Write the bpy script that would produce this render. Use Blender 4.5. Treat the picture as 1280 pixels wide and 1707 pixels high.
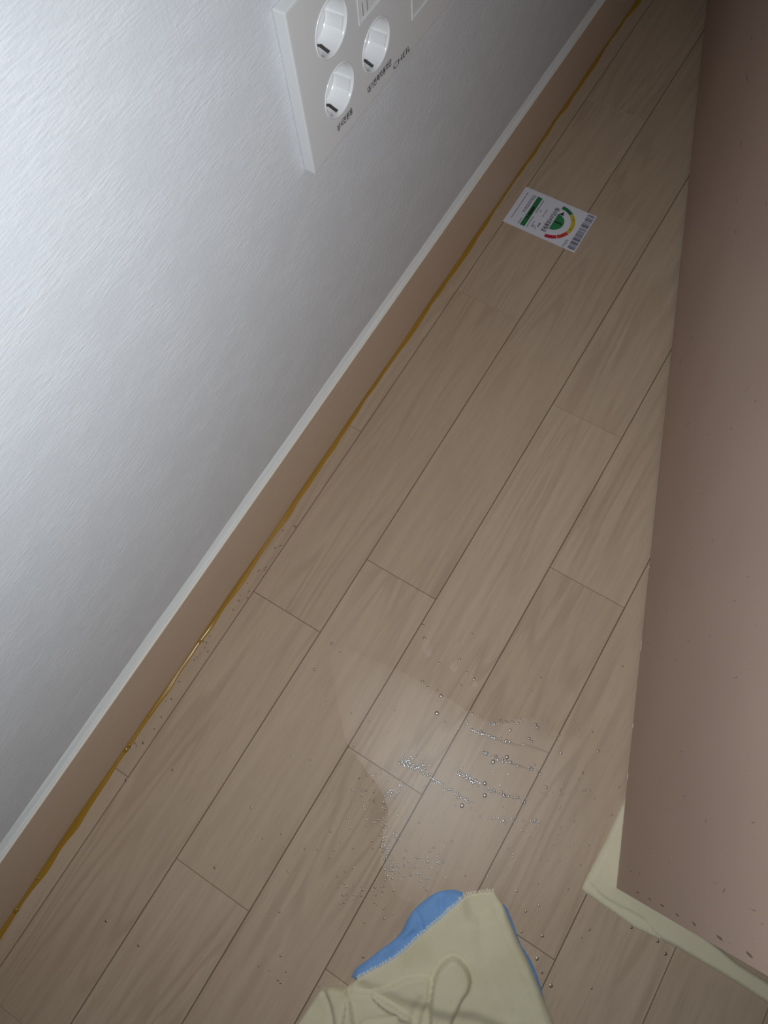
import bpy, bmesh, math, random
from mathutils import Vector, Matrix
from mathutils.geometry import delaunay_2d_cdt

random.seed(7)
S = bpy.context.scene
for o in list(bpy.data.objects):
    bpy.data.objects.remove(o, do_unlink=True)
C = S.collection

# ------------------------------------------------------------------ camera
H = 0.80                      # height of the phone above the floor, metres
F_PX = 1244.44
RT = Matrix(((0.85092437, 0.52220699, -0.05681167),
             (0.47629295, -0.81264048, -0.33579826),
             (-0.22152366, 0.25867993, -0.94021910)))      # rows: image right, image down, view direction
cam = bpy.data.cameras.new('camera')
cam.sensor_fit = 'VERTICAL'; cam.sensor_height = 36.0; cam.sensor_width = 27.0
cam.lens = 36.0 * F_PX / 1707.0
cam.clip_start = 0.01; cam.clip_end = 50
camo = bpy.data.objects.new('camera', cam); C.objects.link(camo)
r, d, f = RT[0], RT[1], RT[2]
camo.matrix_world = Matrix(((r[0], -d[0], -f[0], 0), (r[1], -d[1], -f[1], 0), (r[2], -d[2], -f[2], H), (0, 0, 0, 1)))
S.camera = camo

# ------------------------------------------------------------------ world, exposure
W = bpy.data.worlds.new('world'); S.world = W; W.use_nodes = True
W.node_tree.nodes['Background'].inputs[0].default_value = (0.9, 0.95, 1.0, 1)
W.node_tree.nodes['Background'].inputs[1].default_value = 0.0      # a closed room
S.view_settings.view_transform = 'Standard'; S.view_settings.look = 'None'
S.view_settings.gamma = 1.0; S.view_settings.use_curve_mapping = False
S.view_settings.exposure = 0.0
# the photograph's own light: the phone's flash, a centimetre and a half from the lens and pointing the same way
fl_ = bpy.data.lights.new('phone_flash_offscreen', 'SPOT'); fl_.energy = 12.4; fl_.color = (0.885, 0.955, 1.0)
fl_.spot_size = math.radians(142); fl_.spot_blend = 1.0; fl_.shadow_soft_size = 0.004
flo = bpy.data.objects.new('phone_flash_offscreen', fl_); C.objects.link(flo)
flo.matrix_world = camo.matrix_world @ Matrix.Translation((0.012, -0.009, 0.0))

# ------------------------------------------------------------------ helpers
def on_floor(u, v, z=0.0):
    """point on the horizontal plane z (metres) that a photo pixel shows"""
    w = RT.transposed() @ Vector((u - 640.0, v - 853.5, F_PX))
    t = (z - H) / w.z
    return Vector((w.x * t, w.y * t, z))

def tag(o, label=None, cat=None, group=None, kind=None):
    if label: o['label'] = label
    if cat: o['category'] = cat
    if group: o['group'] = group
    if kind: o['kind'] = kind
    return o

def link(name, me, mat=None, parent=None, smooth=False):
    o = bpy.data.objects.new(name, me); C.objects.link(o)
    if mat and not me.materials: me.materials.append(mat)
    if smooth:
        for p in me.polygons: p.use_smooth = True
    if parent is not None:
        o.parent = parent
        o.matrix_parent_inverse = Matrix.Translation(-parent.location) if parent.rotation_euler.z == 0 else Matrix.Identity(4)
    return o

def obj(name, bm, mat=None, parent=None, smooth=False):
    me = bpy.data.meshes.new(name); bmesh.ops.recalc_face_normals(bm, faces=bm.faces); bm.to_mesh(me); bm.free()
    return link(name, me, mat, parent, smooth)

def empty(name, loc, rz=0.0):
    o = bpy.data.objects.new(name, None); C.objects.link(o)
    o.location = loc; o.rotation_euler = (0, 0, rz); o.empty_display_size = 0.05
    return o

def box(bm, x0, x1, y0, y1, z0, z1, bev=0.0):
    vs = [bm.verts.new(p) for p in ((x0, y0, z0), (x1, y0, z0), (x1, y1, z0), (x0, y1, z0), (x0, y0, z1), (x1, y0, z1), (x1, y1, z1), (x0, y1, z1))]
    fs = [bm.faces.new([vs[i] for i in q]) for q in ((3, 2, 1, 0), (4, 5, 6, 7), (0, 1, 5, 4), (1, 2, 6, 5), (2, 3, 7, 6), (3, 0, 4, 7))]
    if bev > 0:
        ed = list({e for f_ in fs for e in f_.edges})
        bmesh.ops.bevel(bm, geom=ed, offset=bev, segments=2, profile=0.7, affect='EDGES')

def boxobj(name, b, mat, parent=None, bev=0.0):
    bm = bmesh.new(); box(bm, *b, bev=bev); return obj(name, bm, mat, parent)

def smooth01(t):
    t = max(0.0, min(1.0, t)); return t * t * (3 - 2 * t)

def hash_noise(x, y, s=0):
    from mathutils import noise
    return noise.noise(Vector((x, y, s * 7.31)))

def seg_dist(p, a, b):
    abx, aby = b[0] - a[0], b[1] - a[1]
    l = abx * abx + aby * aby
    t = 0 if l == 0 else max(0, min(1, ((p[0] - a[0]) * abx + (p[1] - a[1]) * aby) / l))
    return math.hypot(p[0] - a[0] - t * abx, p[1] - a[1] - t * aby)

def inside(p, poly):
    c = False; n = len(poly); x, y = p[0], p[1]
    for i in range(n):
        x1, y1 = poly[i][0], poly[i][1]; x2, y2 = poly[i - 1][0], poly[i - 1][1]
        if (y1 > y) != (y2 > y) and x < (x2 - x1) * (y - y1) / (y2 - y1) + x1: c = not c
    return c

def sdist(p, poly):
    dd = min(seg_dist(p, poly[i - 1], poly[i]) for i in range(len(poly)))
    return dd if inside(p, poly) else -dd

def line_dist(p, pl):
    return min(seg_dist(p, pl[i], pl[i + 1]) for i in range(len(pl) - 1))

def resample(poly, step, closed=True, wob=0.0, seed=0):
    out = []; n = len(poly)
    rng = range(n) if closed else range(n - 1)
    for i in rng:
        a = poly[i]; b = poly[(i + 1) % n]
        L = math.hypot(b[0] - a[0], b[1] - a[1]); k = max(1, int(round(L / step)))
        for j in range(k):
            t = j / k
            x = a[0] + (b[0] - a[0]) * t; y = a[1] + (b[1] - a[1]) * t
            if wob:
                x += wob * hash_noise(x * 60, y * 60, seed); y += wob * hash_noise(x * 60, y * 60, seed + 3)
            out.append((x, y))
    return out

def smooth_poly(poly, it=1, closed=True):
    for _ in range(it):
        out = []; n = len(poly)
        for i in range(n if closed else n - 1):
            a, b = poly[i], poly[(i + 1) % n]
            out.append((a[0] * .75 + b[0] * .25, a[1] * .75 + b[1] * .25)); out.append((a[0] * .25 + b[0] * .75, a[1] * .25 + b[1] * .75))
        if not closed: out = [poly[0]] + out + [poly[-1]]
        poly = out
    return poly

def slab(name, poly, hfun, res, base, mat, parent=None, closed_bottom=True, smooth=True, basefun=None):
    """a thin soft sheet over an outline: top surface base+hfun(p, distance to rim), vertical rim, flat underside"""
    pts = [Vector(p) for p in poly]; n = len(pts)
    xs = [p.x for p in pts]; ys = [p.y for p in pts]
    x = min(xs) + res / 2
    row = 0
    while x < max(xs):
        y = min(ys) + (res / 2 if row % 2 else 0)
        while y < max(ys):
            if sdist((x, y), poly) > res * 0.6: pts.append(Vector((x, y)))
            y += res
        x += res * 0.87; row += 1
    vs, es, fs, *_ = delaunay_2d_cdt(pts, [(i, (i + 1) % n) for i in range(n)], [], 1, 1e-7)
    bm = bmesh.new()
    rim = {}
    top = []
    for p in vs:
        dd = max(0.0, sdist((p.x, p.y), poly))
        top.append(bm.verts.new((p.x, p.y, base + hfun((p.x, p.y), dd))))
    for f_ in fs: 
        try: bm.faces.new([top[i] for i in f_])
        except ValueError: pass
    bed = [e for e in bm.edges if len(e.link_faces) == 1]
    if closed_bottom:
        low = {}
        for e in bed:
            for v in e.verts:
                if v not in low: low[v] = bm.verts.new((v.co.x, v.co.y, base + (basefun((v.co.x, v.co.y)) if basefun else 0.0)))
        for e in bed:
            a, b = e.verts
            bm.faces.new((a, b, low[b], low[a]))
        ring = list(low.values())
    return obj(name, bm, mat, parent, smooth)

def mesh_from(name, verts, faces, mat, parent=None, smooth=False):
    me = bpy.data.meshes.new(name); me.from_pydata(verts, [], faces); me.update()
    return link(name, me, mat, parent, smooth)

def text_mesh(body, size, sx=1.0, shear=0.0, align='LEFT', bold=0.0):
    cu = bpy.data.curves.new('lettering', 'FONT'); cu.body = body; cu.size = size; cu.shear = shear
    cu.align_x = align; cu.resolution_u = 3; cu.offset = size * bold
    o = bpy.data.objects.new('lettering', cu); C.objects.link(o)
    dg = bpy.context.evaluated_depsgraph_get(); dg.update()
    me = bpy.data.meshes.new_from_object(o.evaluated_get(dg))
    bpy.data.objects.remove(o, do_unlink=True)
    for v in me.vertices: v.co.x *= sx
    return me

def place_text(name, body, size, origin, right, up, mat, parent, sx=1.0, shear=0.0, width=None, align='LEFT', bold=0.0):
    me = text_mesh(body, size, sx, shear, align, bold)
    if width and len(me.vertices):
        w = max(v.co.x for v in me.vertices) - min(v.co.x for v in me.vertices); k = width / w
        for v in me.vertices: v.co.x *= k
    right = Vector(right); up = Vector(up); nrm = right.cross(up)
    m = Matrix((( right.x, up.x, nrm.x, origin[0]), (right.y, up.y, nrm.y, origin[1]), (right.z, up.z, nrm.z, origin[2]), (0, 0, 0, 1)))
    me.transform(m)
    me.materials.clear()
    return link(name, me, mat, parent)

# ------------------------------------------------------------------ materials
def new_mat(name):
    m = bpy.data.materials.new(name); m.use_nodes = True
    nt = m.node_tree; b = nt.nodes['Principled BSDF']
    return m, nt, b

def plain(name, col, rough=0.5, metal=0.0, spec=0.5, coat=0.0, emit=None, strength=0.0):
    m, nt, b = new_mat(name)
    b.inputs['Base Color'].default_value = (*col, 1); b.inputs['Roughness'].default_value = rough
    b.inputs['Metallic'].default_value = metal; b.inputs['Specular IOR Level'].default_value = spec
    b.inputs['Coat Weight'].default_value = coat
    if emit:
        b.inputs['Emission Color'].default_value = (*emit, 1); b.inputs['Emission Strength'].default_value = strength
    return m

class N:
    def __init__(s, nt): s.nt = nt
    def add(s, t, **kw):
        n = s.nt.nodes.new(t)
        for k, v in kw.items():
            if k.startswith('i_'): n.inputs[k[2:].replace('_', ' ')].default_value = v
            else: setattr(n, k, v)
        return n
    def l(s, a, b): s.nt.links.new(a, b)
    def math(s, op, a, b=None, c=None):
        n = s.nt.nodes.new('ShaderNodeMath'); n.operation = op
        for i, v in enumerate((a, b, c)):
            if v is None: continue
            if isinstance(v, (int, float)): n.inputs[i].default_value = v
            else: s.l(v, n.inputs[i])
        return n.outputs[0]
    def mix(s, fac, a, b, mode='MIX'):
        n = s.nt.nodes.new('ShaderNodeMix'); n.data_type = 'RGBA'; n.blend_type = mode
        for i, v in ((0, fac), (6, a), (7, b)):
            if isinstance(v, (int, float)): n.inputs[i].default_value = v
            elif isinstance(v, tuple): n.inputs[i].default_value = (*v, 1)
            else: s.l(v, n.inputs[i])
        return n.outputs[2]
    def ramp(s, fac, stops):
        n = s.nt.nodes.new('ShaderNodeValToRGB'); s.l(fac, n.inputs[0])
        cr = n.color_ramp
        while len(cr.elements) < len(stops): cr.elements.new(0.5)
        for e, (p, c) in zip(cr.elements, stops):
            e.position = p; e.color = (*c, 1) if isinstance(c, tuple) else (c, c, c, 1)
        return n.outputs[0]
    def noise(s, vec, scale, detail=2.0, rough=0.5, dist=0.0):
        n = s.nt.nodes.new('ShaderNodeTexNoise'); s.l(vec, n.inputs['Vector'])
        n.inputs['Scale'].default_value = scale; n.inputs['Detail'].default_value = detail
        n.inputs['Roughness'].default_value = rough; n.inputs['Distortion'].default_value = dist
        return n.outputs[0]
    def scaled(s, vec, sc):
        n = s.nt.nodes.new('ShaderNodeMapping'); s.l(vec, n.inputs[0]); n.inputs['Scale'].default_value = sc
        return n.outputs[0]
    def bump(s, h, strength, dist, b):
        n = s.nt.nodes.new('ShaderNodeBump'); n.inputs['Strength'].default_value = strength; n.inputs['Distance'].default_value = dist
        s.l(h, n.inputs['Height']); s.l(n.outputs[0], b.inputs['Normal'])

def wood_floor():
    m, nt, b = new_mat('pale oak floor'); n = N(nt)
    tc = n.add('ShaderNodeTexCoord'); oi = n.add('ShaderNodeObjectInfo')
    off = n.add('ShaderNodeCombineXYZ')
    n.l(n.math('MULTIPLY', oi.outputs['Random'], 37.0), off.inputs[0]); n.l(n.math('MULTIPLY', oi.outputs['Random'], 91.0), off.inputs[1])
    v = n.add('ShaderNodeVectorMath', operation='ADD'); n.l(tc.outputs['Object'], v.inputs[0]); n.l(off.outputs[0], v.inputs[1])
    p = v.outputs[0]
    fine = n.noise(n.scaled(p, (1.0, 0.06, 1.0)), 620.0, 3.0, 0.6)
    mid = n.noise(n.scaled(p, (1.0, 0.07, 1.0)), 120.0, 3.0, 0.55, 0.4)
    warp = n.noise(n.scaled(p, (1.0, 0.085, 1.0)), 15.0, 2.0, 0.5)
    # cathedral rings: contour lines of a stretched field
    rings = n.math('SINE', n.math('MULTIPLY', n.math('ADD', warp, n.math('MULTIPLY', mid, 0.05)), 95.0))
    rings = n.ramp(n.math('MULTIPLY_ADD', rings, 0.5, 0.5), [(0.45, 0.0), (1.0, 1.0)])
    mask = n.ramp(n.noise(n.scaled(p, (1.0, 0.3, 1.0)), 11.0, 1.0), [(0.40, 0.0), (0.62, 1.0)])
    rm = n.math('MULTIPLY', rings, mask)
    pores = n.ramp(n.noise(n.scaled(p, (1.0, 0.035, 1.0)), 1100.0, 1.0), [(0.58, 0.0), (0.72, 1.0)])
    base = n.mix(oi.outputs['Random'], (0.429, 0.316, 0.222), (0.488, 0.369, 0.268))
    c = n.mix(n.ramp(mid, [(0.35, 0.0), (0.75, 0.55)]), base, (0.342, 0.245, 0.172))
    c = n.mix(n.math('MULTIPLY', rm, 0.42), c, (0.293, 0.201, 0.135))
    c = n.mix(n.math('MULTIPLY', pores, 0.22), c, (0.239, 0.160, 0.105))
    blot = n.noise(n.scaled(p, (1.0, 0.5, 1.0)), 9.0, 2.0)
    c = n.mix(n.ramp(blot, [(0.35, 0.0), (0.7, 0.35)]), c, (0.467, 0.345, 0.250))
    n.l(c, b.inputs['Base Color'])
    b.inputs['Specular IOR Level'].default_value = 0.20
    n.l(n.math('ADD', 0.56, n.math('MULTIPLY', fine, 0.12)), b.inputs['Roughness'])
    n.bump(n.math('ADD', fine, n.math('MULTIPLY', pores, -0.6)), 0.12, 0.0004, b)
    return m

def wallpaper():
    m, nt, b = new_mat('embossed white wallpaper'); n = N(nt)
    tc = n.add('ShaderNodeTexCoord'); p = tc.outputs['Object']
    a = n.noise(n.scaled(p, (1.0, 0.17, 1.0)), 640.0, 1.0, 0.45)          # short ridges along the wall
    patch = n.ramp(n.noise(n.scaled(p, (1, .6, 1)), 38.0, 2.0), [(0.38, 0.40), (0.62, 1.0)])
    g = n.noise(p, 700.0, 2.0)
    v = n.noise(n.scaled(p, (1.0, 1.0, 0.15)), 480.0, 1.0)
    h = n.math('ADD', n.math('MULTIPLY', a, patch), n.math('MULTIPLY', g, 0.35))
    h = n.math('ADD', h, n.math('MULTIPLY', v, 0.25))
    c = n.mix(n.ramp(h, [(0.4, 0.0), (1.0, 1.0)]), (0.625, 0.640, 0.675), (0.680, 0.695, 0.730))
    n.l(c, b.inputs['Base Color']); b.inputs['Roughness'].default_value = 0.5
    b.inputs['Specular IOR Level'].default_value = 0.4
    n.bump(h, 0.42, 0.0008, b)
    return m

def baseboard_mat():
    m, nt, b = new_mat('beige wood film baseboard'); n = N(nt)
    tc = n.add('ShaderNodeTexCoord'); p = tc.outputs['Object']
    g = n.noise(n.scaled(p, (1, 0.04, 1)), 260.0, 3.0, 0.6)
    g2 = n.noise(n.scaled(p, (1, 0.3, 1)), 14.0, 2.0)
    c = n.mix(n.ramp(g, [(0.3, 0.0), (0.75, 0.7)]), (0.632, 0.492, 0.378), (0.552, 0.421, 0.316))
    c = n.mix(n.math('MULTIPLY', g2, 0.3), c, (0.605, 0.447, 0.341))
    n.l(c, b.inputs['Base Color']); b.inputs['Roughness'].default_value = 0.5
    n.bump(g, 0.05, 0.0003, b)
    return m

def board_mat():
    m, nt, b = new_mat('raw brown fibreboard'); n = N(nt)
    tc = n.add('ShaderNodeTexCoord'); p = tc.outputs['Object']
    g = n.noise(p, 900.0, 3.0, 0.6); g2 = n.noise(p, 7.0, 3.0); fl = n.noise(n.scaled(p, (1, 1, 0.2)), 330.0, 2.0)
    c = n.mix(n.ramp(g2, [(0.3, 0.0), (0.7, 1.0)]), (0.454, 0.327, 0.267), (0.499, 0.365, 0.299))
    c = n.mix(n.ramp(g, [(0.35, 0.0), (0.7, 0.35)]), c, (0.379, 0.270, 0.216))
    c = n.mix(n.ramp(fl, [(0.70, 0.0), (0.78, 0.6)]), c, (0.160, 0.099, 0.069))
    n.l(c, b.inputs['Base Color']); b.inputs['Roughness'].default_value = 0.62; b.inputs['Specular IOR Level'].default_value = 0.3
    n.bump(g, 0.1, 0.0003, b)
    return m

def cloth_mat(name, c0, c1, stain=None, scale=1500.0):
    m, nt, b = new_mat(name); n = N(nt)
    tc = n.add('ShaderNodeTexCoord'); p = tc.outputs['Object']
    g = n.noise(p, scale, 2.0, 0.6); g2 = n.noise(p, 28.0, 2.0)
    c = n.mix(g2, c0, c1)
    if stain: c = n.mix(n.ramp(n.noise(p, 19.0, 2.0), [(0.58, 0.0), (0.72, 0.5)]), c, stain)
    c = n.mix(n.ramp(g, [(0.3, 0.25), (0.7, 0.0)]), c, tuple(x * 0.7 for x in c0))
    n.l(c, b.inputs['Base Color']); b.inputs['Roughness'].default_value = 0.85; b.inputs['Specular IOR Level'].default_value = 0.15
    b.inputs['Sheen Weight'].default_value = 0.15
    n.bump(g, 0.35, 0.0008, b)
    return m

def water_mat(name, rough, tint=(1, 1, 1), ior=1.33):
    m = bpy.data.materials.new(name); m.use_nodes = True; nt = m.node_tree; nt.nodes.clear(); n = N(nt)
    out = n.add('ShaderNodeOutputMaterial'); tr = n.add('ShaderNodeBsdfTransparent'); gl = n.add('ShaderNodeBsdfGlossy')
    tr.inputs[0].default_value = (*tint, 1); gl.inputs['Roughness'].default_value = rough
    fr = n.add('ShaderNodeFresnel'); fr.inputs[0].default_value = ior
    mx = n.add('ShaderNodeMixShader'); n.l(fr.outputs[0], mx.inputs[0]); n.l(tr.outputs[0], mx.inputs[1]); n.l(gl.outputs[0], mx.inputs[2])
    n.l(mx.outputs[0], out.inputs[0])
    return m

M = dict(
    floor=wood_floor(), wall=wallpaper(), base=baseboard_mat(), board=board_mat(),
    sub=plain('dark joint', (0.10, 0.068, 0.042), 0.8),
    paint=plain('ceiling white', (0.80, 0.79, 0.78), 0.9),
    wallpaint=plain('plain pale wallpaper', (0.70, 0.70, 0.70), 0.8),
    caulk=plain('white silicone', (0.92, 0.97, 0.995), 0.40, spec=0.5),
    ledge=plain('cut edge of baseboard', (0.66, 0.60, 0.52), 0.6),
    amber=plain('amber glue', (0.34, 0.18, 0.022), 0.25, spec=0.5), lump=plain('shiny amber glue', (0.30, 0.16, 0.02), 0.15, spec=0.6),
    plate=plain('off-white plastic', (0.655, 0.655, 0.66), 0.42),
    socket=plain('glossy white plastic', (0.74, 0.74, 0.75), 0.16, coat=0.2),
    clip=plain('dull metal', (0.16, 0.15, 0.14), 0.35, metal=0.9),
    ink=plain('black ink', (0.016, 0.016, 0.018), 0.6),
    greyink=plain('grey print', (0.13, 0.13, 0.17), 0.6),
    palegrey=plain('pale grey print', (0.36, 0.36, 0.37), 0.5),
    paper=plain('white label paper', (0.66, 0.65, 0.71), 0.45),
    green=plain('green print', (0.020, 0.16, 0.058), 0.5), dome=plain('bright green print', (0.03, 0.205, 0.07), 0.5),
    yellow=plain('yellow print', (0.52, 0.40, 0.03), 0.5), red=plain('red print', (0.50, 0.022, 0.035), 0.5), orange=plain('orange red print', (0.54, 0.055, 0.03), 0.5),
    towel=cloth_mat('pale yellow cotton', (0.651, 0.582, 0.400), (0.694, 0.623, 0.435), (0.575, 0.484, 0.290)),
    towel2=cloth_mat('pale yellow felt', (0.651, 0.582, 0.410), (0.705, 0.628, 0.450), (0.521, 0.474, 0.320)),
    thread=plain('cream thread', (0.781, 0.700, 0.520), 0.7),
    blue=cloth_mat('blue microfibre', (0.172, 0.335, 0.64), (0.215, 0.395, 0.71)),
    film=water_mat('thin water film', 0.40, (1, 1, 1), 1.39), drop=water_mat('water drops', 0.24, (0.93, 0.925, 0.92), 2.3), ridge=water_mat('dragged water', 0.22, (0.90, 0.885, 0.87), 1.45),
    slit=plain('dark slit', (0.20, 0.125, 0.085), 0.8), chip=plain('pale chipped edge', (0.66, 0.58, 0.47), 0.7),
    chest=plain('cream laminate', (0.50, 0.42, 0.33), 0.4),
)

# ------------------------------------------------------------------ room shell
XB = -0.356 * H               # front of baseboard
XW = -0.362 * H               # wall surface
ZB = 0.1245 * H               # baseboard height
X1, Y0, Y1, ZC = 1.95, -1.45, 2.35, 2.35
PT = 0.008                    # plank thickness
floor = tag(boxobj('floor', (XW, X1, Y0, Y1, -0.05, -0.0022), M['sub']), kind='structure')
wl = tag(boxobj('wall_left', (XW - 0.10, XW, Y0 - 0.1, Y1 + 0.1, -0.05, ZC), M['wall']), kind='structure')
tag(boxobj('wall_right', (X1, X1 + 0.10, Y0 - 0.1, Y1 + 0.1, -0.05, ZC), M['wallpaint']), kind='structure')
tag(boxobj('wall_back', (XW, X1, Y0 - 0.10, Y0, -0.05, ZC), M['wallpaint']), kind='structure')
tag(boxobj('wall_front', (XW, X1, Y1, Y1 + 0.10, -0.05, ZC), M['wallpaint']), kind='structure')
tag(boxobj('ceiling', (XW - 0.1, X1 + 0.1, Y0 - 0.1, Y1 + 0.1, ZC, ZC + 0.08), M['paint']), kind='structure')

# baseboard: body, pale cut ledge on top, white silicone fillet against the wall, amber glue line at the floor
bb = tag(boxobj('baseboard_left', (XW, XB, Y0, Y1, 0.0, ZB - 0.0006), M['base'], bev=0.0004), kind='structure')
def strip(name, prof, y0, y1, ny, mat, parent, wob, smooth=True, seed=0):
    bm = bmesh.new(); rows = []
    for i in range(ny + 1):
        y = y0 + (y1 - y0) * i / ny
        rows.append([bm.verts.new(wob(x, y, z, k)) for k, (x, z) in enumerate(prof)])
    for i in range(ny):
        for k in range(len(prof) - 1):
            bm.faces.new((rows[i][k], rows[i][k + 1], rows[i + 1][k + 1], rows[i + 1][k]))
    return obj(name, bm, mat, parent, smooth)
def w_ledge(x, y, z, k):
    return (x, y, z)
boxobj('top_ledge', (XW + 0.0003, XB - 0.0002, Y0, Y1, ZB - 0.0007, ZB), M['ledge'], bb)
def w_caulk(x, y, z, k):
    e = 0.0007 * hash_noise(y * 9, k, 1) + 0.0003 * hash_noise(y * 60, k * 2, 2)
    if k == 0: return (x, y, z + e * 2.2)
    return (x + e * 0.5, y, z + (e * .3 if k < 4 else 0))
CA = 0.0150
strip('silicone_fillet', [(XW - .0002, ZB + CA), (XW + .0004, ZB + CA * .80), (XW + .0010, ZB + CA * .45), (XW + .0017, ZB + CA * .16), (XW + .0020, ZB + 0.0005)], Y0, Y1, 400, M['caulk'], bb, w_caulk)
def w_amber(x, y, z, k):
    wv = 0.75 + 0.75 * hash_noise(y * 7, 0, 4) + 0.45 * hash_noise(y * 34, 0, 5)
    wv = 1.25 * max(0.4, min(1.9, wv))
    up = max(0.3, 0.8 + 0.8 * hash_noise(y * 11, 3, 6))
    return (XB + (x - XB) * wv, y, z * (up if k < 3 else 1.0) + 0.0002)
strip('glue_line', [(XB + .0002, .0042), (XB + .0007, .0036), (XB + .0012, .0020), (XB + .0021, .0011), (XB + .0034, .0006), (XB + .0042, -.0003)], Y0, Y1, 900, M['amber'], bb, w_amber)
# glossy amber lumps where the glue piles up
def blob(bm, c, rx, ry, rz, seg=8, rings=4):
    vs = []
    for j in range(rings + 1):
        a = (math.pi / 2) * j / rings
        if j == rings: vs.append([bm.verts.new((c[0], c[1], c[2] + rz))]); continue
        vs.append([bm.verts.new((c[0] + rx * math.cos(a) * math.cos(2 * math.pi * i / seg), c[1] + ry * math.cos(a) * math.sin(2 * math.pi * i / seg), c[2] + rz * math.sin(a))) for i in range(seg)])
    for j in range(rings - 1):
        for i in range(seg):
            bm.faces.new((vs[j][i], vs[j][(i + 1) % seg], vs[j + 1][(i + 1) % seg], vs[j + 1][i]))
    for i in range(seg):
        bm.faces.new((vs[rings - 1][i], vs[rings - 1][(i + 1) % seg], vs[rings][0]))
for px, py, s in ((206, 1246, 1.5), (213, 1240, 1.1), (25, 1514, 1.4), (62, 1462, 1.0), (332, 1068, .9), (246, 1190, .9), (402, 968, .8)):
    q = on_floor(px, py); bm = bmesh.new()
    blob(bm, (max(q.x, XB + .0015), q.y, 0.0003), .0020 * s, .0026 * s, .0018 * s)
    obj('glue_lump', bm, M['lump'], bb, True)

# ------------------------------------------------------------------ floor planks (each one a part of the floor)
PW = 0.1112 * H
XL = [(-0.331 + 0.1112 * k) * H for k in range(-1, 40)]
known = {0: [-0.768, -0.201, 0.366, 0.820, 1.39], 1: [-0.483, 0.084, 0.651, 1.106, 1.67], 2: [-0.81, -0.244, 0.203, 0.900, 1.35], 3: [-0.588, -0.021, 0.546, 1.113, 1.68],
         4: [-0.70, -0.245, 0.322, 0.889, 1.45], 5: [-0.662, -0.095, 0.472, 1.04, 1.60], 6: [-0.36, 0.207, 0.774, 1.341], 7: [-0.55, 0.12, 0.687, 1.25]}
plank_cache = {}
def plank_mesh(w, L):
    key = (round(w, 5), round(L, 4))
    if key in plank_cache: return plank_cache[key]
    cx, cy, dz, gx, gy = 0.00045, 0.00025, 0.0007, 0.00027, 0.00012
    lo, hi = (-w / 2 + gx, -L / 2 + gy), (w / 2 - gx, L / 2 - gy)
    v = [(lo[0], lo[1], -.0021), (hi[0], lo[1], -.0021), (hi[0], hi[1], -.0021), (lo[0], hi[1], -.0021),
         (lo[0], lo[1], -dz), (hi[0], lo[1], -dz), (hi[0], hi[1], -dz), (lo[0], hi[1], -dz),
         (lo[0] + cx, lo[1] + cy, 0), (hi[0] - cx, lo[1] + cy, 0), (hi[0] - cx, hi[1] - cy, 0), (lo[0] + cx, hi[1] - cy, 0)]
    fs = [(3, 2, 1, 0), (8, 9, 10, 11)]
    for i in range(4):
        j = (i + 1) % 4
        fs += [(i, j, j + 4, i + 4), (i + 4, j + 4, j + 8, i + 8)]
    me = bpy.data.meshes.new('plank'); me.from_pydata(v, [], fs); me.update(); me.materials.append(M['floor'])
    plank_cache[key] = me
    return me
rs = random.Random(3)
for k in range(0, 40):
    xa, xb = XL[k], XL[k + 1]
    if k == 0: xa = XB - 0.002
    if xa >= X1: break
    xb = min(xb, X1)
    ys = sorted(y * H for y in known.get(k, []))
    if not ys: ys = [Y0 + 0.1 + rs.random() * 0.4]
    while ys[0] > Y0: ys.insert(0, ys[0] - rs.choice((.455, .567, .567)) * H)
    while ys[-1] < Y1: ys.append(ys[-1] + rs.choice((.455, .567, .567)) * H)
    ys[0] = Y0; ys[-1] = Y1
    if ys[1] <= Y0 + .01: ys.pop(1)
    for a, b_ in zip(ys[:-1], ys[1:]):
        o = link('plank', plank_mesh(xb - xa, b_ - a), None, None)
        o.location = ((xa + xb) / 2, (a + b_) / 2, 0.0); o.parent = floor

# ------------------------------------------------------------------ cabinet standing askew, raw back towards the wall
corner = on_floor(1025, 1479)
ANG = math.atan2(-0.352, 1.0)                      # its back runs towards the wall
ux, uy = math.sin(ANG), math.cos(ANG)              # along the back
CL, CD, CHH, CZ = 1.24, 0.42, 0.86, 0.0052
chest = empty('cabinet', (corner.x, corner.y, CZ), -ANG)
tag(chest, 'furniture with raw brown stapled fibreboard back, standing askew to the wall on a yellow cloth', 'furniture')
# local frame: +y along the back, +x away from the wall, z up
def cb(name, b, mat, bev=0.0005, parent=chest):
    return boxobj(name, b, mat, parent, bev)
bp = cb('back_panel', (0.0, 0.0032, 0.0, CL, 0.0, CHH), M['board'], 0.0004)
cb('side_panel', (0.0032, CD, 0.0004, 0.0155, 0.0, CHH), M['chest'])
cb('side_panel', (0.0032, CD, CL - 0.0155, CL - 0.0004, 0.0, CHH), M['chest'])
cb('bottom_panel', (0.0032, CD, 0.0155, CL - 0.0155, 0.04, 0.055), M['chest'])
cb('front_panel', (CD - 0.016, CD, 0.0155, CL - 0.0155, 0.055, CHH), M['chest'])
cb('top_panel', (0.0, CD + 0.004, -0.001, CL + 0.001, CHH, CHH + 0.018), M['chest'], 0.001)
def panel_local(u, v):
    """photo pixel -> (along, up) on the back panel, metres"""
    w = RT.transposed() @ Vector((u - 640.0, v - 853.5, F_PX))
    nrm = Vector((-uy, ux, 0.0)); c = Vector((corner.x, corner.y, 0))
    t = nrm.dot(c - Vector((0, 0, H))) / nrm.dot(w)
    p = w * t + Vector((0, 0, H))
    return (p.x - corner.x) * ux + (p.y - corner.y) * uy, p.z - CZ
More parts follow.
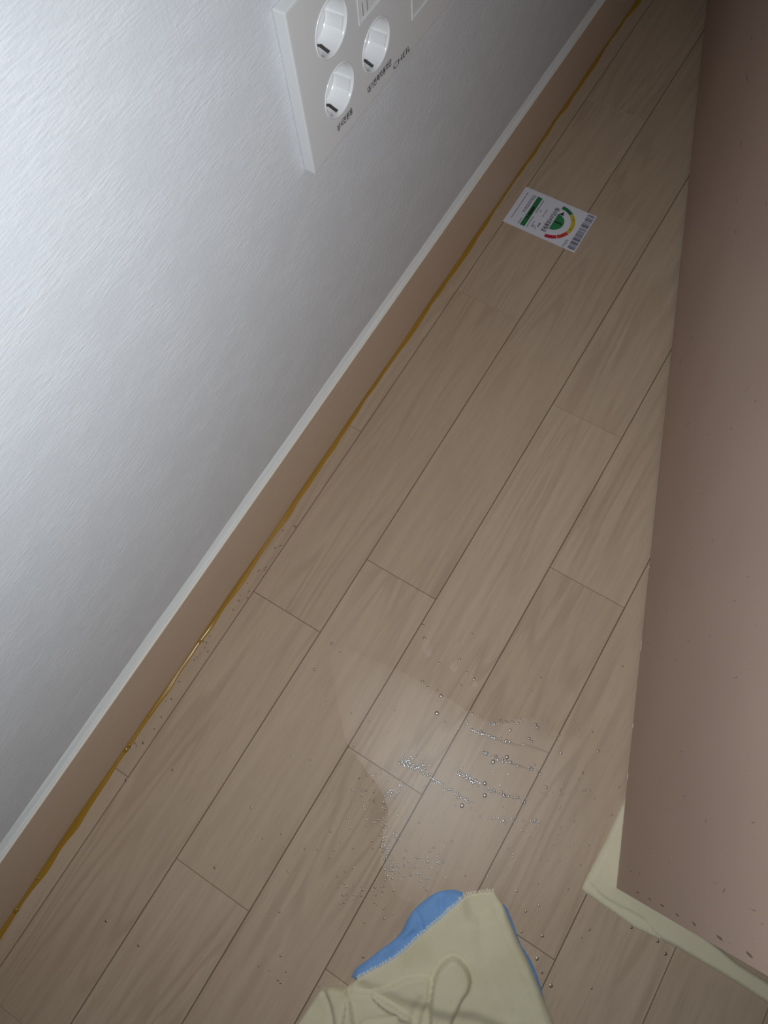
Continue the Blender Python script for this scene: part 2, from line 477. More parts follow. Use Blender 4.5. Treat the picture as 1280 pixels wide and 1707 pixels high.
def slit(px, a2, wdt, name='staple_slit'):
    y, z = panel_local(*px); y2, z2 = panel_local(*a2)
    dy, dz = y2 - y, z2 - z; L = math.hypot(dy, dz); ny, nz = -dz / L * wdt * .62, dy / L * wdt * .62
    pts = [(y, z), (y + dy * .3 + ny, z + dz * .3 + nz), (y + dy * .75 + ny * .8, z + dz * .75 + nz * .8), (y2, z2), (y + dy * .7 - ny, z + dz * .7 - nz), (y + dy * .25 - ny * .7, z + dz * .25 - nz * .7)]
    bm = bmesh.new()
    a = [bm.verts.new((-0.00025, p[0], p[1])) for p in pts]; b_ = [bm.verts.new((0.0006, p[0], p[1])) for p in pts]
    bm.faces.new(a[::-1])
    for i in range(6): bm.faces.new((a[i], a[(i + 1) % 6], b_[(i + 1) % 6], b_[i]))
    obj(name, bm, M['slit'], bp)
zz = lambda x, y: (1020 + x / 4.923, 1480 + y / 4.923)
for a, b_, w_ in (((200, 32), (222, 42), .0009), ((300, 82), (322, 104), .0009), ((395, 132), (428, 158), .0009), ((522, 208), (552, 238), .0009), ((660, 275), (692, 318), .0010), ((858, 388), (912, 434), .0012), ((1100, 520), (1158, 578), .0013)):
    slit(zz(*a), zz(*b_), w_)
for a, b_, w_ in (((1152, 569), (1155, 561), .0006), ((1132, 606), (1136, 599), .0006), ((1236, 232), (1235, 245), .0006), ((1244, 122), (1246, 136), .0005), ((1205, 20), (1208, 8), .0005), ((1205, 1488), (1209, 1481), .0006),
               ((1223, 1003), (1226, 1000), .0004), ((1187, 905), (1189, 899), .0004), ((1253, 60), (1253, 66), .0004), ((1228, 330), (1227, 338), .0005), ((1276, 345), (1279, 335), .0006), ((1226, 383), (1227, 390), .0004), ((1259, 667), (1260, 671), .0004), ((1218, 713), (1219, 717), .0004), ((1065, 1458), (1067, 1455), .0004), ((1050, 1454), (1052, 1451), .0004), ((1176, 1372), (1178, 1366), .0004)):
    slit(a, b_, w_, 'scratch')
for a, b_ in (((1033, 1405), (1031.5, 1424)), ((1037.5, 1370), (1037, 1374)), ((1053, 1207), (1052, 1214)), ((1045, 1289), (1044, 1299)), ((1069, 1069), (1068, 1084)), ((1080.5, 946), (1080.5, 949))):
    y, z = panel_local(*a); y2, z2 = panel_local(*b_)
    cb('edge_chip', (-0.0005, 0.0012, min(y, y2), max(y, y2), 0.0, 0.0008), M['chip'], 0.0, bp)

# folded yellow cloth the chest was slid on
def hp(*pts): return [(x * H, y * H) for x, y in pts]
und = hp((0.2173, 0.1450), (0.2173, 0.0975), (0.2168, 0.03), (0.2166, -0.0105), (0.2222, -0.0134), (0.255, -0.0150), (0.289, -0.0162), (0.315, -0.0125), (0.338, -0.0090), (0.39, -0.0068), (0.4447, -0.0061), (0.56, -0.006), (0.56, 0.0145), (0.46, 0.0142), (0.40, 0.0130), (0.36, 0.018), (0.33, 0.04), (0.30, 0.145))
und = resample(und, 0.006, wob=0.0007, seed=2)
fold_l = [tuple(on_floor(*q)[:2]) for q in ((981, 1470), (995, 1487), (1010, 1499), (1030, 1510), (1055, 1522), (1072, 1532), (1084, 1548), (1100, 1562))]
fold_p = fold_l + [tuple(on_floor(*q)[:2]) for q in ((1180, 1622), (1290, 1690), (1290, 1600), (1100, 1460), (1040, 1300), (1010, 1410))]
def h_under(p, dd):
    hgt = 0.0024 * smooth01((dd + .0006) / 0.003) + 0.0022 * smooth01((sdist(p, fold_p) + .0003) / 0.0018) * smooth01(dd / .003)
    hgt -= 0.0008 * math.exp(-(line_dist(p, fold_l) / 0.0012) ** 2)
    hgt += 0.0005 * hash_noise(p[0] * 40, p[1] * 40, 9)
    # the chest presses it flat
    lx = (p[0] - corner.x) * uy - (p[1] - corner.y) * ux; ly = (p[0] - corner.x) * ux + (p[1] - corner.y) * uy
    if lx > -0.004 and ly > -0.004: hgt = min(hgt, 0.0048)
    return max(0.0004, min(hgt, 0.0049))
tag(slab('sliding_cloth', und, h_under, 0.0019, 0.0001, M['towel2']), 'pale yellow folded cloth pinned flat under the corner of the raw brown board', 'cloth')

# ------------------------------------------------------------------ cleaning cloths on the floor
F = lambda *pts: [tuple(on_floor(*q)[:2]) for q in pts]
blue_poly = F((584, 1633), (592, 1615), (612, 1600), (632, 1584), (658, 1566), (671, 1552), (678, 1532), (690, 1517), (706, 1502), (728, 1487), (748, 1483), (765, 1485), (775, 1492), (790, 1540), (833, 1508), (842, 1508), (852, 1533), (866, 1568), (880, 1594), (893, 1620), (903, 1650), (917, 1700), (930, 1740), (900, 1760), (820, 1700), (700, 1680))
blue_poly = resample(smooth_poly(blue_poly, 1), 0.005, wob=0.0009, seed=5)
bl_f = [F((690, 1517), (700, 1530), (704, 1550)), F((742, 1486), (733, 1500), (736, 1515)), F((640, 1590), (665, 1572), (690, 1555)), F((760, 1486), (756, 1497))]
def h_blue(p, dd):
    hgt = 0.0062 * smooth01((dd + .0004) / 0.006)
    for l in bl_f: hgt -= 0.0036 * math.exp(-(line_dist(p, l) / 0.0020) ** 2)
    hgt += 0.0022 * hash_noise(p[0] * 55, p[1] * 55, 3) + 0.0010 * hash_noise(p[0] * 140, p[1] * 140, 6)
    return max(0.0006, hgt) if dd > 0 else 0.0012
tag(slab('blue_cloth', blue_poly, h_blue, 0.0028, 0.0001, M['blue']), 'blue microfibre cloth mostly hidden beneath the crumpled yellow cloth', 'cloth')

yel = F((776, 1493), (795, 1489), (812, 1487), (824, 1488)) + F((836, 1506), (858, 1556), (880, 1604), (902, 1655), (920, 1700)) + hp((0.335, -0.212), (0.19, -0.43), (0.02, -0.43)) + F((470, 1745), (497, 1707), (513, 1683), (530, 1656), (541, 1644), (556, 1642), (578, 1645), (590, 1635), (610, 1621), (640, 1606), (672, 1585), (700, 1558), (728, 1535), (752, 1513))
yel = resample(yel, 0.005, wob=0.0005, seed=8)
tongue = smooth_poly(F((716, 1707), (717, 1670), (719, 1640), (728, 1612), (742, 1596), (756, 1590), (768, 1598), (779, 1612), (785, 1630), (780, 1648), (768, 1664), (760, 1684), (752, 1707), (745, 1740), (722, 1740)), 2)
flapA = smooth_poly(F((582, 1646), (600, 1652), (620, 1651), (650, 1640), (685, 1623), (719, 1624), (716, 1660), (702, 1690), (698, 1730), (560, 1760), (575, 1690)), 1)
flapB = smooth_poly(F((540, 1640), (556, 1641), (578, 1645), (586, 1665), (590, 1690), (596, 1720), (590, 1760), (560, 1760), (558, 1700), (552, 1672)), 1)
flapC = smooth_poly(F((613, 1650), (640, 1662), (668, 1680), (690, 1696), (705, 1720), (690, 1770), (596, 1770), (600, 1720), (606, 1700), (640, 1697), (672, 1693), (640, 1680)), 1)
flapD = smooth_poly(F((596, 1705), (640, 1697), (680, 1694), (694, 1706), (700, 1740), (600, 1750)), 1)
hem = F((824, 1488), (836, 1506), (858, 1556), (880, 1604), (902, 1655), (920, 1700), (934, 1730), (917, 1738), (900, 1695), (880, 1652), (860, 1606), (840, 1560), (826, 1528), (818, 1505))
cr1 = F((846, 1690), (812, 1620), (800, 1570), (808, 1520))
cr2 = F((700, 1660), (690, 1690), (686, 1707))
def h_yel(p, dd):
    on_blue = smooth01((sdist(p, blue_poly) + 0.004) / 0.012) * 0.0062
    hgt = 0.0030 * smooth01((dd + .0010) / 0.0035) + on_blue
    hgt += 0.0020 * hash_noise(p[0] * 22, p[1] * 22, 11) + 0.0006 * hash_noise(p[0] * 80, p[1] * 80, 12)
    for poly, amp, w_ in ((tongue, 0.0105, 0.0042), (flapA, 0.0048, 0.0024), (flapB, 0.0085, 0.0040), (flapC, 0.0065, 0.0030), (flapD, -0.0055, 0.0028)):
        sd = sdist(p, poly)
        hgt += amp * smooth01((sd + w_ * .3) / w_)
        hgt -= abs(amp) * 0.16 * math.exp(-((sd + w_ * .4) / (0.4 * w_)) ** 2)
    sd = sdist(p, hem); hgt += 0.0014 * smooth01((sd + .002) / .004)
    hgt += 0.0018 * math.exp(-(line_dist(p, cr1) / .006) ** 2) * -1
    hgt += 0.0025 * math.exp(-(line_dist(p, cr2) / .003) ** 2) * -1
    return max(hgt, 0.0012 + on_blue)
def yel_base(p): return smooth01((sdist(p, blue_poly) + 0.004) / 0.012) * 0.0062
yc = tag(slab('yellow_cloth', yel, h_yel, 0.0024, 0.0002, M['towel'], basefun=yel_base), 'pale yellow cotton cloth with serged edge, crumpled over the blue cloth', 'cloth')
# overcast stitching along its upper edge
bm = bmesh.new()
edge = resample(F((822, 1487), (800, 1488), (776, 1493), (752, 1513), (728, 1535), (700, 1558), (672, 1585), (640, 1606), (610, 1621), (594, 1632)), 0.0013, closed=False)
for i in range(len(edge) - 1):
    a, b_ = Vector(edge[i]), Vector(edge[i + 1]); t = (b_ - a).normalized(); nn = Vector((t.y, -t.x))
    if inside(tuple(a + nn * 0.004), yel): nn = -nn
    L = 0.0036 + 0.0022 * abs(hash_noise(i * .9, 1.7, 4)) * 2; sk = 0.0008 * hash_noise(i * .7, 3, 2)
    zt = h_yel(tuple(a), .002) + 0.0004; p0 = a - nn * 0.0016; p1 = a + nn * L * .6 + t * sk
    w_ = t * 0.00030
    v = [bm.verts.new((*(p0 - w_), zt + .0004)), bm.verts.new((*(p0 + w_), zt + .0004)), bm.verts.new((*(p1 + w_), zt - .0008)), bm.verts.new((*(p1 - w_), zt - .0008)),
         bm.verts.new((*(p0 - w_), zt)), bm.verts.new((*(p0 + w_), zt)), bm.verts.new((*(p1 + w_), zt - .0012)), bm.verts.new((*(p1 - w_), zt - .0012))]
    for q in ((0, 1, 2, 3), (7, 6, 5, 4), (0, 4, 5, 1), (1, 5, 6, 2), (2, 6, 7, 3), (3, 7, 4, 0)): bm.faces.new([v[j] for j in q])
so = obj('edge_stitching', bm, M['thread'], yc); so['kind'] = 'stuff'

# ------------------------------------------------------------------ wall plate with sockets
PXF = 0.0121 * H                 # plate depth off the wall
YA, YB, ZA, ZBt = 0.3925 * H, 0.690 * H, 0.4680 * H, 0.6200 * H
XF = XW + PXF
plate = empty('outlet_plate', (XW, (YA + YB) / 2, ZA))
tag(plate, 'wide off-white outlet plate with three round sockets on the wall', 'outlet')
bm = bmesh.new(); box(bm, XW + 0.0002, XF, YA, YB, ZA, ZBt, bev=0.0011)
pobj = obj('cover', bm, M['plate'], plate)
holes = [(0.444 * H, 0.574 * H), (0.444 * H, 0.5165 * H), (0.5045 * H, 0.5165 * H)]
RS = 0.0232 * H
bm = bmesh.new()
for y, z in holes:
    ret = bmesh.ops.create_cone(bm, cap_ends=True, segments=48, radius1=RS, radius2=RS, depth=0.05)
    bmesh.ops.rotate(bm, verts=ret['verts'], matrix=Matrix.Rotation(math.pi / 2, 3, 'Y')); bmesh.ops.translate(bm, verts=ret['verts'], vec=(XF, y, z))
modules = [(0.4815 * H, 0.5480 * H, 0.550 * H, 0.600 * H), (0.5655 * H, 0.632 * H, 0.4985 * H, 0.600 * H)]
for y0, y1, z0, z1 in modules: box(bm, XW + 0.003, XF + .02, y0, y1, z0, z1)
cut_me = bpy.data.meshes.new('cut'); bmesh.ops.recalc_face_normals(bm, faces=bm.faces); bm.to_mesh(cut_me); bm.free()
cut = bpy.data.objects.new('cut', cut_me); C.objects.link(cut)
md = pobj.modifiers.new('b', 'BOOLEAN'); md.operation = 'DIFFERENCE'; md.object = cut; md.solver = 'EXACT'
bpy.context.view_layer.update(); dg = bpy.context.evaluated_depsgraph_get()
nm = bpy.data.meshes.new_from_object(pobj.evaluated_get(dg)); pobj.modifiers.clear(); pobj.data = nm; nm.name = 'cover'
nm.materials.clear(); nm.materials.append(M['plate'])
bpy.data.objects.remove(cut, do_unlink=True)
bm = bmesh.new()                  # back boxes in the wall behind the cups
for y, z in holes:
    ret = bmesh.ops.create_cone(bm, cap_ends=True, segments=32, radius1=RS + .0005, radius2=RS + .0005, depth=0.06)
    bmesh.ops.rotate(bm, verts=ret['verts'], matrix=Matrix.Rotation(math.pi / 2, 3, 'Y')); bmesh.ops.translate(bm, verts=ret['verts'], vec=(XW, y, z))
cm = bpy.data.meshes.new('cut'); bmesh.ops.recalc_face_normals(bm, faces=bm.faces); bm.to_mesh(cm); bm.free()
cut = bpy.data.objects.new('cut', cm); C.objects.link(cut)
md = wl.modifiers.new('b', 'BOOLEAN'); md.operation = 'DIFFERENCE'; md.object = cut; md.solver = 'EXACT'
bpy.context.view_layer.update(); dg = bpy.context.evaluated_depsgraph_get()
nm = bpy.data.meshes.new_from_object(wl.evaluated_get(dg)); wl.modifiers.clear(); wl.data = nm; nm.name = 'wall_left'
nm.materials.clear(); nm.materials.append(M['wall'])
bpy.data.objects.remove(cut, do_unlink=True)
SD = 0.0148                       # cup depth (reaches into the wall box)
def lathe(bm, cy, cz, prof, seg=48):
    rows = []
    for rr, x in prof:
        if rr <= 1e-6: rows.append([bm.verts.new((x, cy, cz))]); continue
        rows.append([bm.verts.new((x, cy + rr * math.cos(2 * math.pi * i / seg), cz + rr * math.sin(2 * math.pi * i / seg))) for i in range(seg)])
    for a, b_ in zip(rows[:-1], rows[1:]):
        for i in range(seg):
            j = (i + 1) % seg
            if len(b_) == 1: bm.faces.new((a[i], a[j], b_[0]))
            else: bm.faces.new((a[i], a[j], b_[j], b_[i]))
def socket(cy, cz, first):
    bm = bmesh.new()
    bx_ = XF - SD
    lathe(bm, cy, cz, [(RS - .00005, XF - .004), (RS - .0001, XF + .0002), (RS - .0006, XF + .0006), (RS - .0014, XF + .0003), (RS - .0019, XF - .0012), (RS - .0026, bx_ + .0012), (RS - .0034, bx_)])
    rb, ph = RS - .0034, .0024
    ring = [Vector((rb * math.cos(2 * math.pi * i / 48), rb * math.sin(2 * math.pi * i / 48))) for i in range(48)]
    pts = list(ring); ed = [(i, (i + 1) % 48) for i in range(48)]
    for sg in (-1, 1):
        k0 = len(pts); pts += [Vector((sg * .0072 + ph * math.cos(2 * math.pi * i / 16), ph * math.sin(2 * math.pi * i / 16))) for i in range(16)]
        ed += [(k0 + i, k0 + (i + 1) % 16) for i in range(16)]
    vv, _e, ff, *_r = delaunay_2d_cdt(pts, ed, [], 1, 1e-7)
    bv = [bm.verts.new((bx_, cy + p.x, cz + p.y)) for p in vv]
    for f_ in ff:
        c_ = sum((vv[i] for i in f_), Vector((0, 0))) / len(f_)
        if min(math.hypot(c_.x - .0072, c_.y), math.hypot(c_.x + .0072, c_.y)) < ph * .97: continue
        bm.faces.new([bv[i] for i in f_])
    so_ = obj('socket', bm, M['socket'], plate, True)
    if first is None: so_['label'] = 'round white recessed socket cup'
    ri = RS - .0022
    for s in (-1, 1):             # guide ribs on both sides, running the depth of the cup
        bm = bmesh.new()
        A0, A1, nn_ = math.radians(-40), math.radians(-12), 6
        pr = [(ri + .0001, A0)] + [(ri - .0016, A0 + (A1 - A0) * i / nn_) for i in range(nn_ + 1)] + [(ri + .0001, A1)]
        fr_ = [bm.verts.new((XF - .0014, cy + s * q[0] * math.cos(q[1]), cz + q[0] * math.sin(q[1]))) for q in pr]
        bk_ = [bm.verts.new((bx_ + .0003, cy + s * (q[0] - .0006) * math.cos(q[1]), cz + (q[0] - .0006) * math.sin(q[1]))) for q in pr]
        for i in range(len(pr) - 1): bm.faces.new((fr_[i], fr_[i + 1], bk_[i + 1], bk_[i]))
        bm.faces.new(fr_); bm.faces.new(bk_[::-1])
        obj('guide_rib', bm, M['socket'], so_)
        bm = bmesh.new()          # earth clip, top and bottom
        zc = cz + s * (ri - .0010); w_ = .0012
        pts = [(bx_ + .0005, zc - s * .0002), (bx_ + .006, zc - s * .0026), (bx_ + .0095, zc - s * .0012), (bx_ + .0125, zc - s * .0002)]
        for (xa, za), (xb2, zb2) in zip(pts[:-1], pts[1:]):
            v = [bm.verts.new(p) for p in ((xa, cy - w_ - .003, za), (xa, cy + w_ - .003, za), (xb2, cy + w_ - .003, zb2), (xb2, cy - w_ - .003, zb2), (xa, cy - w_ - .003, za + s * .0007), (xa, cy + w_ - .003, za + s * .0007), (xb2, cy + w_ - .003, zb2 + s * .0007), (xb2, cy - w_ - .003, zb2 + s * .0007))]
            for q in ((0, 1, 2, 3), (7, 6, 5, 4), (0, 4, 5, 1), (1, 5, 6, 2), (2, 6, 7, 3), (3, 7, 4, 0)): bm.faces.new([v[j] for j in q])
        obj('earth_clip', bm, M['clip'], so_)
        bm = bmesh.new()
        lathe(bm, cy + s * .0072, cz, [(.0024, bx_), (.0023, bx_ - .012), (0, bx_ - .012)], 16)
        obj('pin_hole', bm, M['socket'], so_)
for i, (y, z) in enumerate(holes): socket(y, z, None)
def module(y0, y1, z0, z1, marks):
    fr = empty('port_module', (XF, (y0 + y1) / 2, z0)); fr.parent = plate
    fr.matrix_parent_inverse = Matrix.Translation(-plate.location)
    xs = XF - .0010; t = .0011
    bm = bmesh.new()
    for b4 in ((y0, y1, z0, z0 + t), (y0, y1, z1 - t, z1), (y0, y0 + t, z0 + t, z1 - t), (y1 - t, y1, z0 + t, z1 - t)):
        box(bm, XW + .004, XF + .0005, *b4, bev=0.0002)
    return bm, fr, xs, t
for mi, (y0, y1, z0, z1) in enumerate(modules):
    t = .0011
    bm = bmesh.new()
    for b4 in ((y0, y1, z0, z0 + t), (y0, y1, z1 - t, z1), (y0, y0 + t, z0 + t, z1 - t), (y1 - t, y1, z0 + t, z1 - t)):
        box(bm, XW + .004, XF + .0006, *b4, bev=0.0002)
    fr = obj('module_frame', bm, M['plate'], plate)
    fw = (y1 - y0 - 2 * t)
    if mi == 0:
        for k in range(2):
            ya = y0 + t + k * fw / 2 + .0004; yb = y0 + t + (k + 1) * fw / 2 - .0004
            bm = bmesh.new(); box(bm, XW + .004, XF - .0006, ya, yb, z0 + t + .0003, z1 - t, bev=0.0003); dr = obj('port_shutter', bm, M['socket'], fr)
            bm = bmesh.new()
            for g in range(2):
                ga = ya + .004 + g * .0055; box(bm, XF - .0008, XF - .0002, ga, ga + .0012, z0 + .003, z0 + .012, bev=0.0002)
            obj('shutter_rib', bm, M['palegrey'], fr)
            bm = bmesh.new(); box(bm, XF - .0007, XF - .0003, ya + .0006, yb - .0006, z0 + .0125, z0 + .024); obj('label_window', bm, M['socket'], fr)
            place_text('port_icon', '☎' if k == 0 else 'O', .0075, (XF - .0002, ya + .004, z0 + .0145), (0, 1, 0), (0, 0, 1), M['ink'], fr)
    else:
        bm = bmesh.new(); box(bm, XW + .004, XF - .0004, y0 + t + .0004, y0 + t + .018, z0 + t + .0003, z1 - t, bev=0.0003); obj('port_shutter', bm, M['plate'], fr)
        bm = bmesh.new(); box(bm, XW + .004, XF - .0008, y0 + t + .0188, y1 - t - .0003, z0 + t + .0003, z1 - t, bev=0.0003); obj('port_shutter', bm, M['plate'], fr)
xt = XF + .00012
place_text('lettering', '상시전원용', .0062, (xt, .4330 * H, .4820 * H), (0, 1, 0), (0, 0, 1), M['ink'], plate, width=.0258 * H, bold=.022)
place_text('lettering', '대기전력자동차단', .0062, (xt, .4850 * H, .4815 * H), (0, 1, 0), (0, 0, 1), M['ink'], plate, width=.0420 * H, bold=.022)
place_text('lettering', 'CHEIL', .0072, (xt, .5295 * H, .4722 * H), (0, 1, 0), (0, 0, 1), M['ink'], plate, width=.0312 * H)

# ------------------------------------------------------------------ energy label lying on the floor
SX0, SX1, SY0, SY1 = -0.3320 * H, -0.2030 * H, 0.8040 * H, 0.8848 * H
st = boxobj('energy_label', (SX0, SX1, SY0, SY1, 0.0001, 0.00035), M['paper'])
tag(st, 'white energy rating label with green, yellow and red dial and barcode on the floor', 'label')
SWU, SHV, SZ = SY1 - SY0, SX1 - SX0, 0.00042
def sp(u, v, k=0): return (SX0 + v * SHV, SY1 - u * SWU, SZ + k * 0.00006)
def quads(name, qs, mat, k=0):
    vs, fs = [], []
    for q in qs:
        i = len(vs); vs += [sp(u, v, k) for u, v in q]; fs.append(tuple(range(i, i + len(q))))
    return mesh_from(name, vs, fs, mat, st)
rect = lambda u0, u1, v0, v1: [(u0, v0), (u0, v1), (u1, v1), (u1, v0)]
quads('green_bar', [rect(.112, .905, .210, .276)], M['green'])
quads('bar_print', [rect(.38, .62, .228, .258), rect(.655, .69, .232, .256)], M['ink'], 1)
cu_, cv_ = 0.512, 0.560; R1, R2, R3 = .0347 * H, .0280 * H, .0172 * H
def arc(a0, a1, ra, rb, n=10):
    out = []
    for i in range(n + 1):
        a = math.radians(a0 + (a1 - a0) * i / n); out.append((cu_ - ra * math.cos(a) / SWU, cv_ + ra * math.sin(a) / SHV))
    for i in range(n, -1, -1):
        a = math.radians(a0 + (a1 - a0) * i / n); out.append((cu_ - rb * math.cos(a) / SWU, cv_ + rb * math.sin(a) / SHV))
    return out
def arc_quads(a0, a1, ra, rb, n=8):
    qs = []
    for i in range(n):
        q = arc(a0 + (a1 - a0) * i / n, a0 + (a1 - a0) * (i + 1) / n, ra, rb, 1); qs.append(q)
    return qs
for nme, a0, a1, mt in (('dial_green', 0, 37, 'green'), ('dial_yellow', 37.6, 76, 'yellow'), ('dial_amber', 76, 108, 'yellow'), ('dial_orange', 109, 143.5, 'orange'), ('dial_red', 145, 180, 'red')):
    quads(nme, arc_quads(a0, a1, R1, R2), M[mt])
quads('dial_dome', [[(cu_ - R3 * math.cos(math.pi * i / 24) / SWU, cv_ + R3 * math.sin(math.pi * i / 24) / SHV) for i in range(25)]], M['dome'])
quads('pointer', [[(.298, .572), (.208, .610), (.305, .630)]], M['ink'])
lr, lu = (0, -1, 0), (1, 0, 0)
def ltxt(name, body, size, u, v, mat, width=None, k=2, align='LEFT'):
    return place_text(name, body, size, sp(u, v, k), lr, lu, mat, st, width=width, align=align, bold=.022)
ltxt('rating_number', '1', .0150, .508, .570, M['ink'], align='CENTER')
for i, a in enumerate((18, 57, 94, 127, 162)):
    ar = math.radians(a); rm_ = (R1 + R2) / 2
    ltxt('dial_number', str(i + 1), .0038, cu_ - rm_ * math.cos(ar) / SWU, cv_ + rm_ * math.sin(ar) / SHV - .012, M['ink'], align='CENTER')
ltxt('title', '에너지소비효율등급', .0074, .175, .488, M['ink'], width=.0535 * H)
rb_ = random.Random(5)
bars = []; u = .03
while u < .965:
    w_ = rb_.choice((.014, .018, .03, .05)); bars.append(rect(u, min(u + w_, .97), .888, .985)); u += w_ + rb_.choice((.008, .010, .014, .022))
quads('barcode', bars, M['greyink'])
def lines(name, rows, mat, seed=1):
    rr = random.Random(seed); qs = []
    for u0, u1, v, th in rows:
        u = u0
        while u < u1:
            w_ = rr.uniform(.02, .07); qs.append(rect(u, min(u + w_, u1), v - th / 2, v + th / 2)); u += w_ + rr.uniform(.008, .02)
    quads(name, qs, mat)['kind'] = 'stuff'
lines('fine_print', [(.115, .85, .068, .010), (.12, .62, .150, .012), (.12, .60, .172, .012), (.12, .20, .188, .010), (.74, .90, .186, .012), (.15, .50, .303, .012), (.60, .90, .305, .010)], M['greyink'], 2)
lines('fine_print', [(.40, .43, .345, .014), (.70, .86, .350, .010), (.78, .84, .372, .016), (.32, .52, .408, .010), (.68, .80, .425, .020), (.80, .88, .405, .010), (.79, .99, .826, .007), (.79, .99, .840, .007), (.79, .95, .853, .007)], M['greyink'], 4)

# ------------------------------------------------------------------ water on the floor
film_p = F((548, 1100), (562, 1078), (600, 1090), (650, 1113), (672, 1122), (700, 1137), (722, 1152), (745, 1163), (768, 1178), (790, 1192), (812, 1201), (835, 1204), (856, 1200), (875, 1196), (895, 1199), (915, 1210), (932, 1222), (960, 1230), (1000, 1244), (1032, 1262), (1022, 1330), (1000, 1395), (962, 1470), (930, 1505), (880, 1515), (845, 1505), (826, 1494), (780, 1498), (745, 1490), (700, 1512), (668, 1500), (645, 1470), (632, 1430), (640, 1385), (648, 1345), (632, 1312), (604, 1276), (576, 1240), (566, 1180))
film_p = resample(smooth_poly(film_p, 1), 0.006, wob=0.0014, seed=21)
fl = slab('water_film', film_p, lambda p, dd: 0.00012 + 0.00030 * smooth01(dd / 0.003), 0.008, 0.0001, M['film'], closed_bottom=False)
tag(fl, 'thin sheet of spilled water with beads on the pale floor', 'water')
for poly, lab in ((((702, 1062), (716, 1068), (722, 1085), (718, 1098), (708, 1092), (703, 1078)), 'long narrow smear of water beyond the upper edge of the water sheet'),
                  (((748, 1104), (760, 1100), (766, 1108), (758, 1122), (750, 1116)), 'roundish smear of water just off the edge of the water sheet'),
                  (((786, 1136), (795, 1136), (798, 1146), (790, 1144)), 'tiniest smear of water on the plank seam beside the water sheet')):
    pp = resample(smooth_poly(F(*poly), 2), 0.003, wob=0.0005, seed=4)
    w_ = slab('water_film', pp, lambda p, dd: 0.00012 + 0.00022 * smooth01(dd / 0.003), 0.004, 0.0001, M['film'], closed_bottom=False)
    tag(w_, lab, 'water', 'small water smears')
bm = bmesh.new(); rd = random.Random(11)
def drop(px, py, rad, flat=None, seg=8):
    if flat is None: flat = rd.choice((.22, .28, .34))
    q = on_floor(px, py); rad = 0.0004 + rad * 1.0
    blob(bm, (q.x, q.y, 0.0002), rad * rd.uniform(.85, 1.15), rad * rd.uniform(.85, 1.2), rad * flat, seg, 3)
def streak(pts, n, jit, r0, r1):
    for i in range(n):
        t = rd.random() ** 1.15 * (len(pts) - 1); k = min(int(t), len(pts) - 2); t -= k
        drop(pts[k][0] + (pts[k + 1][0] - pts[k][0]) * t + rd.gauss(0, jit * .4), pts[k][1] + (pts[k + 1][1] - pts[k][1]) * t + rd.gauss(0, jit), rd.uniform(r0, r1))
streak([(785, 1216), (810, 1225), (870, 1243)], 26, 1.2, .0005, .0011)
streak([(805, 1254), (840, 1268), (900, 1288)], 34, 1.6, .0005, .0011)
streak([(762, 1288), (790, 1303), (820, 1318), (880, 1337)], 70, 3.0, .0004, .0010)
streak([(665, 1268), (700, 1284), (740, 1312), (790, 1339)], 75, 2.2, .0004, .0010)
streak([(668, 1262), (690, 1276), (720, 1276)], 50, 6, .0004, .0009)
streak([(640, 1325), (660, 1320), (672, 1310)], 30, 4, .0004, .0008)
streak([(806, 1205), (850, 1204), (893, 1200)], 20, 2, .0004, .0008)
streak([(820, 1365), (860, 1366), (900, 1370)], 20, 3, .0004, .0008)
streak([(605, 1310), (650, 1370), (640, 1440)], 70, 22, .0003, .0007)
streak([(640, 1440), (690, 1450), (740, 1430)], 60, 14, .0003, .0008)
streak([(560, 1480), (620, 1490), (660, 1500)], 30, 18, .0003, .0007)
for p in ((787, 1190), (779, 1206), (893, 1208), (896, 1213), (850, 1217), (882, 1231), (886, 1236), (524, 1116), (553, 1073), (567, 1088), (705, 1042), (707, 1064), (766, 1100), (778, 1121), (790, 1132), (704, 1136), (713, 1146), (735, 1160), (932, 1225), (997, 1252), (974, 1318), (935, 1255), (910, 1312), (606, 1595), (876, 1519), (904, 1560), (903, 1621), (918, 1643), (895, 1598), (869, 1553), (1052, 1546), (1096, 1569), (1109, 1590)):
    drop(*p, rd.uniform(.0008, .0013))
for p in ((728, 1189), (808, 1306), (808, 1326), (770, 1343), (845, 1262), (822, 1270)):
    drop(*p, .0017, .30, 12)
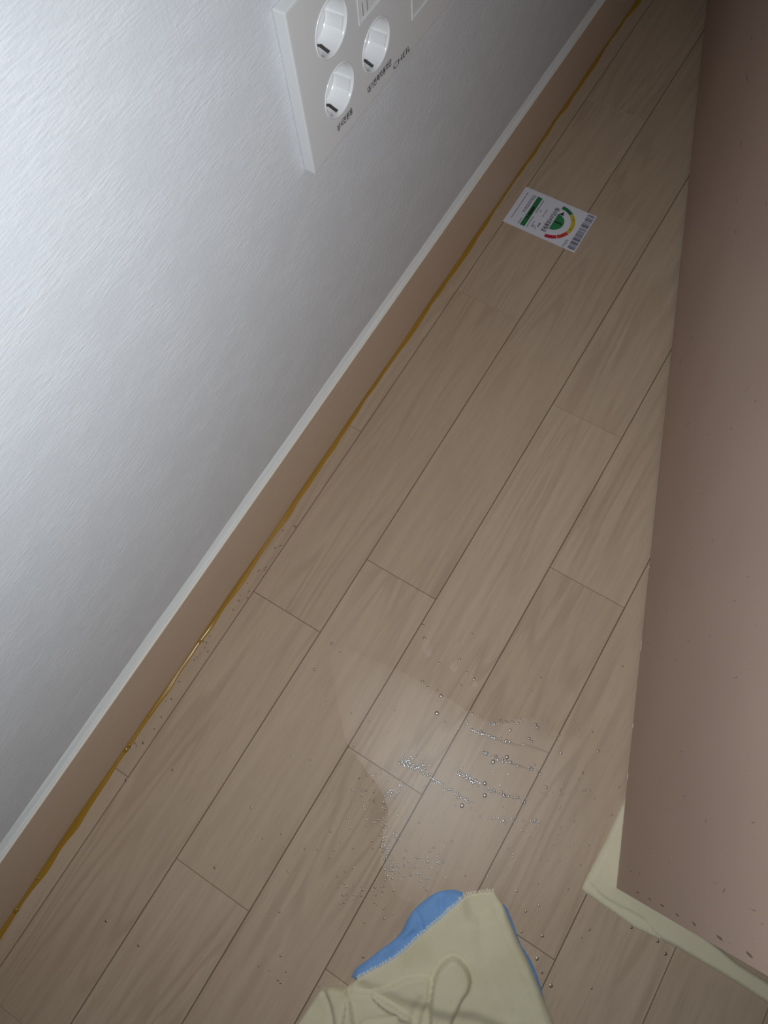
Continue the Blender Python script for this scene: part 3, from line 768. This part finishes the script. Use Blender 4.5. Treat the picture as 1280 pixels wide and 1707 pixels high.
for i in range(150): drop(rd.gauss(760, 130), rd.gauss(1330, 110), rd.uniform(.0003, .0007))
for i in range(60): drop(rd.uniform(420, 1000), rd.uniform(1250, 1660), rd.uniform(.0003, .0006))
for i in range(34):
    t = rd.random(); px, py = 500 - 290 * t, 830 + 410 * t
    drop(px + rd.uniform(6, 22), py + rd.uniform(2, 14), rd.uniform(.0004, .0009))
for p in ((218, 1246), (218, 1238), (210, 1300), (288, 1283), (358, 1446), (177, 1535), (231, 1576)): drop(*p, .0009)
dm = obj('water_droplets', bm, M['drop'], None, True)
tag(dm, 'countless tiny clear water drops sprinkled over the pale floor', 'water', kind='stuff')
# low ridges of water dragged by the wiping hand, part of the water sheet
def ridge(pts, w_, hgt):
    bm = bmesh.new()
    P = [on_floor(*q) for q in smooth_poly(pts, 2, False)]
    n = len(P)
    rows = []
    for i, q in enumerate(P):
        a = P[max(0, i - 1)]; b_ = P[min(n - 1, i + 1)]; t = (b_ - a).normalized(); nn = Vector((-t.y, t.x, 0))
        k = math.sin(math.pi * (i + .4) / (n + .0)) ** .5 if 0 < i < n - 1 else .15
        k *= .7 + .5 * abs(hash_noise(q.x * 300, q.y * 300, 3)) * 2
        rows.append([bm.verts.new((q.x + nn.x * w_ * k * s, q.y + nn.y * w_ * k * s, .0002 + hgt * k * c_)) for s, c_ in ((-1, 0), (-.6, .75), (0, 1), (.6, .75), (1, 0))])
    for a, b_ in zip(rows[:-1], rows[1:]):
        for j in range(4): bm.faces.new((a[j], a[j + 1], b_[j + 1], b_[j]))
    obj('wiping_streak', bm, M['ridge'], fl, True)
ridge([(785, 1216), (800, 1223), (820, 1229), (845, 1239), (870, 1243)], .0013, .0004)
ridge([(870, 1240), (890, 1246), (915, 1255)], .0012, .0002)
ridge([(805, 1254), (830, 1265), (850, 1272), (880, 1281)], .0011, .0004)
ridge([(715, 1294), (740, 1310), (765, 1326), (790, 1339)], .0009, .0004)
ridge([(800, 1312), (830, 1322), (870, 1332)], .0009, .0003)
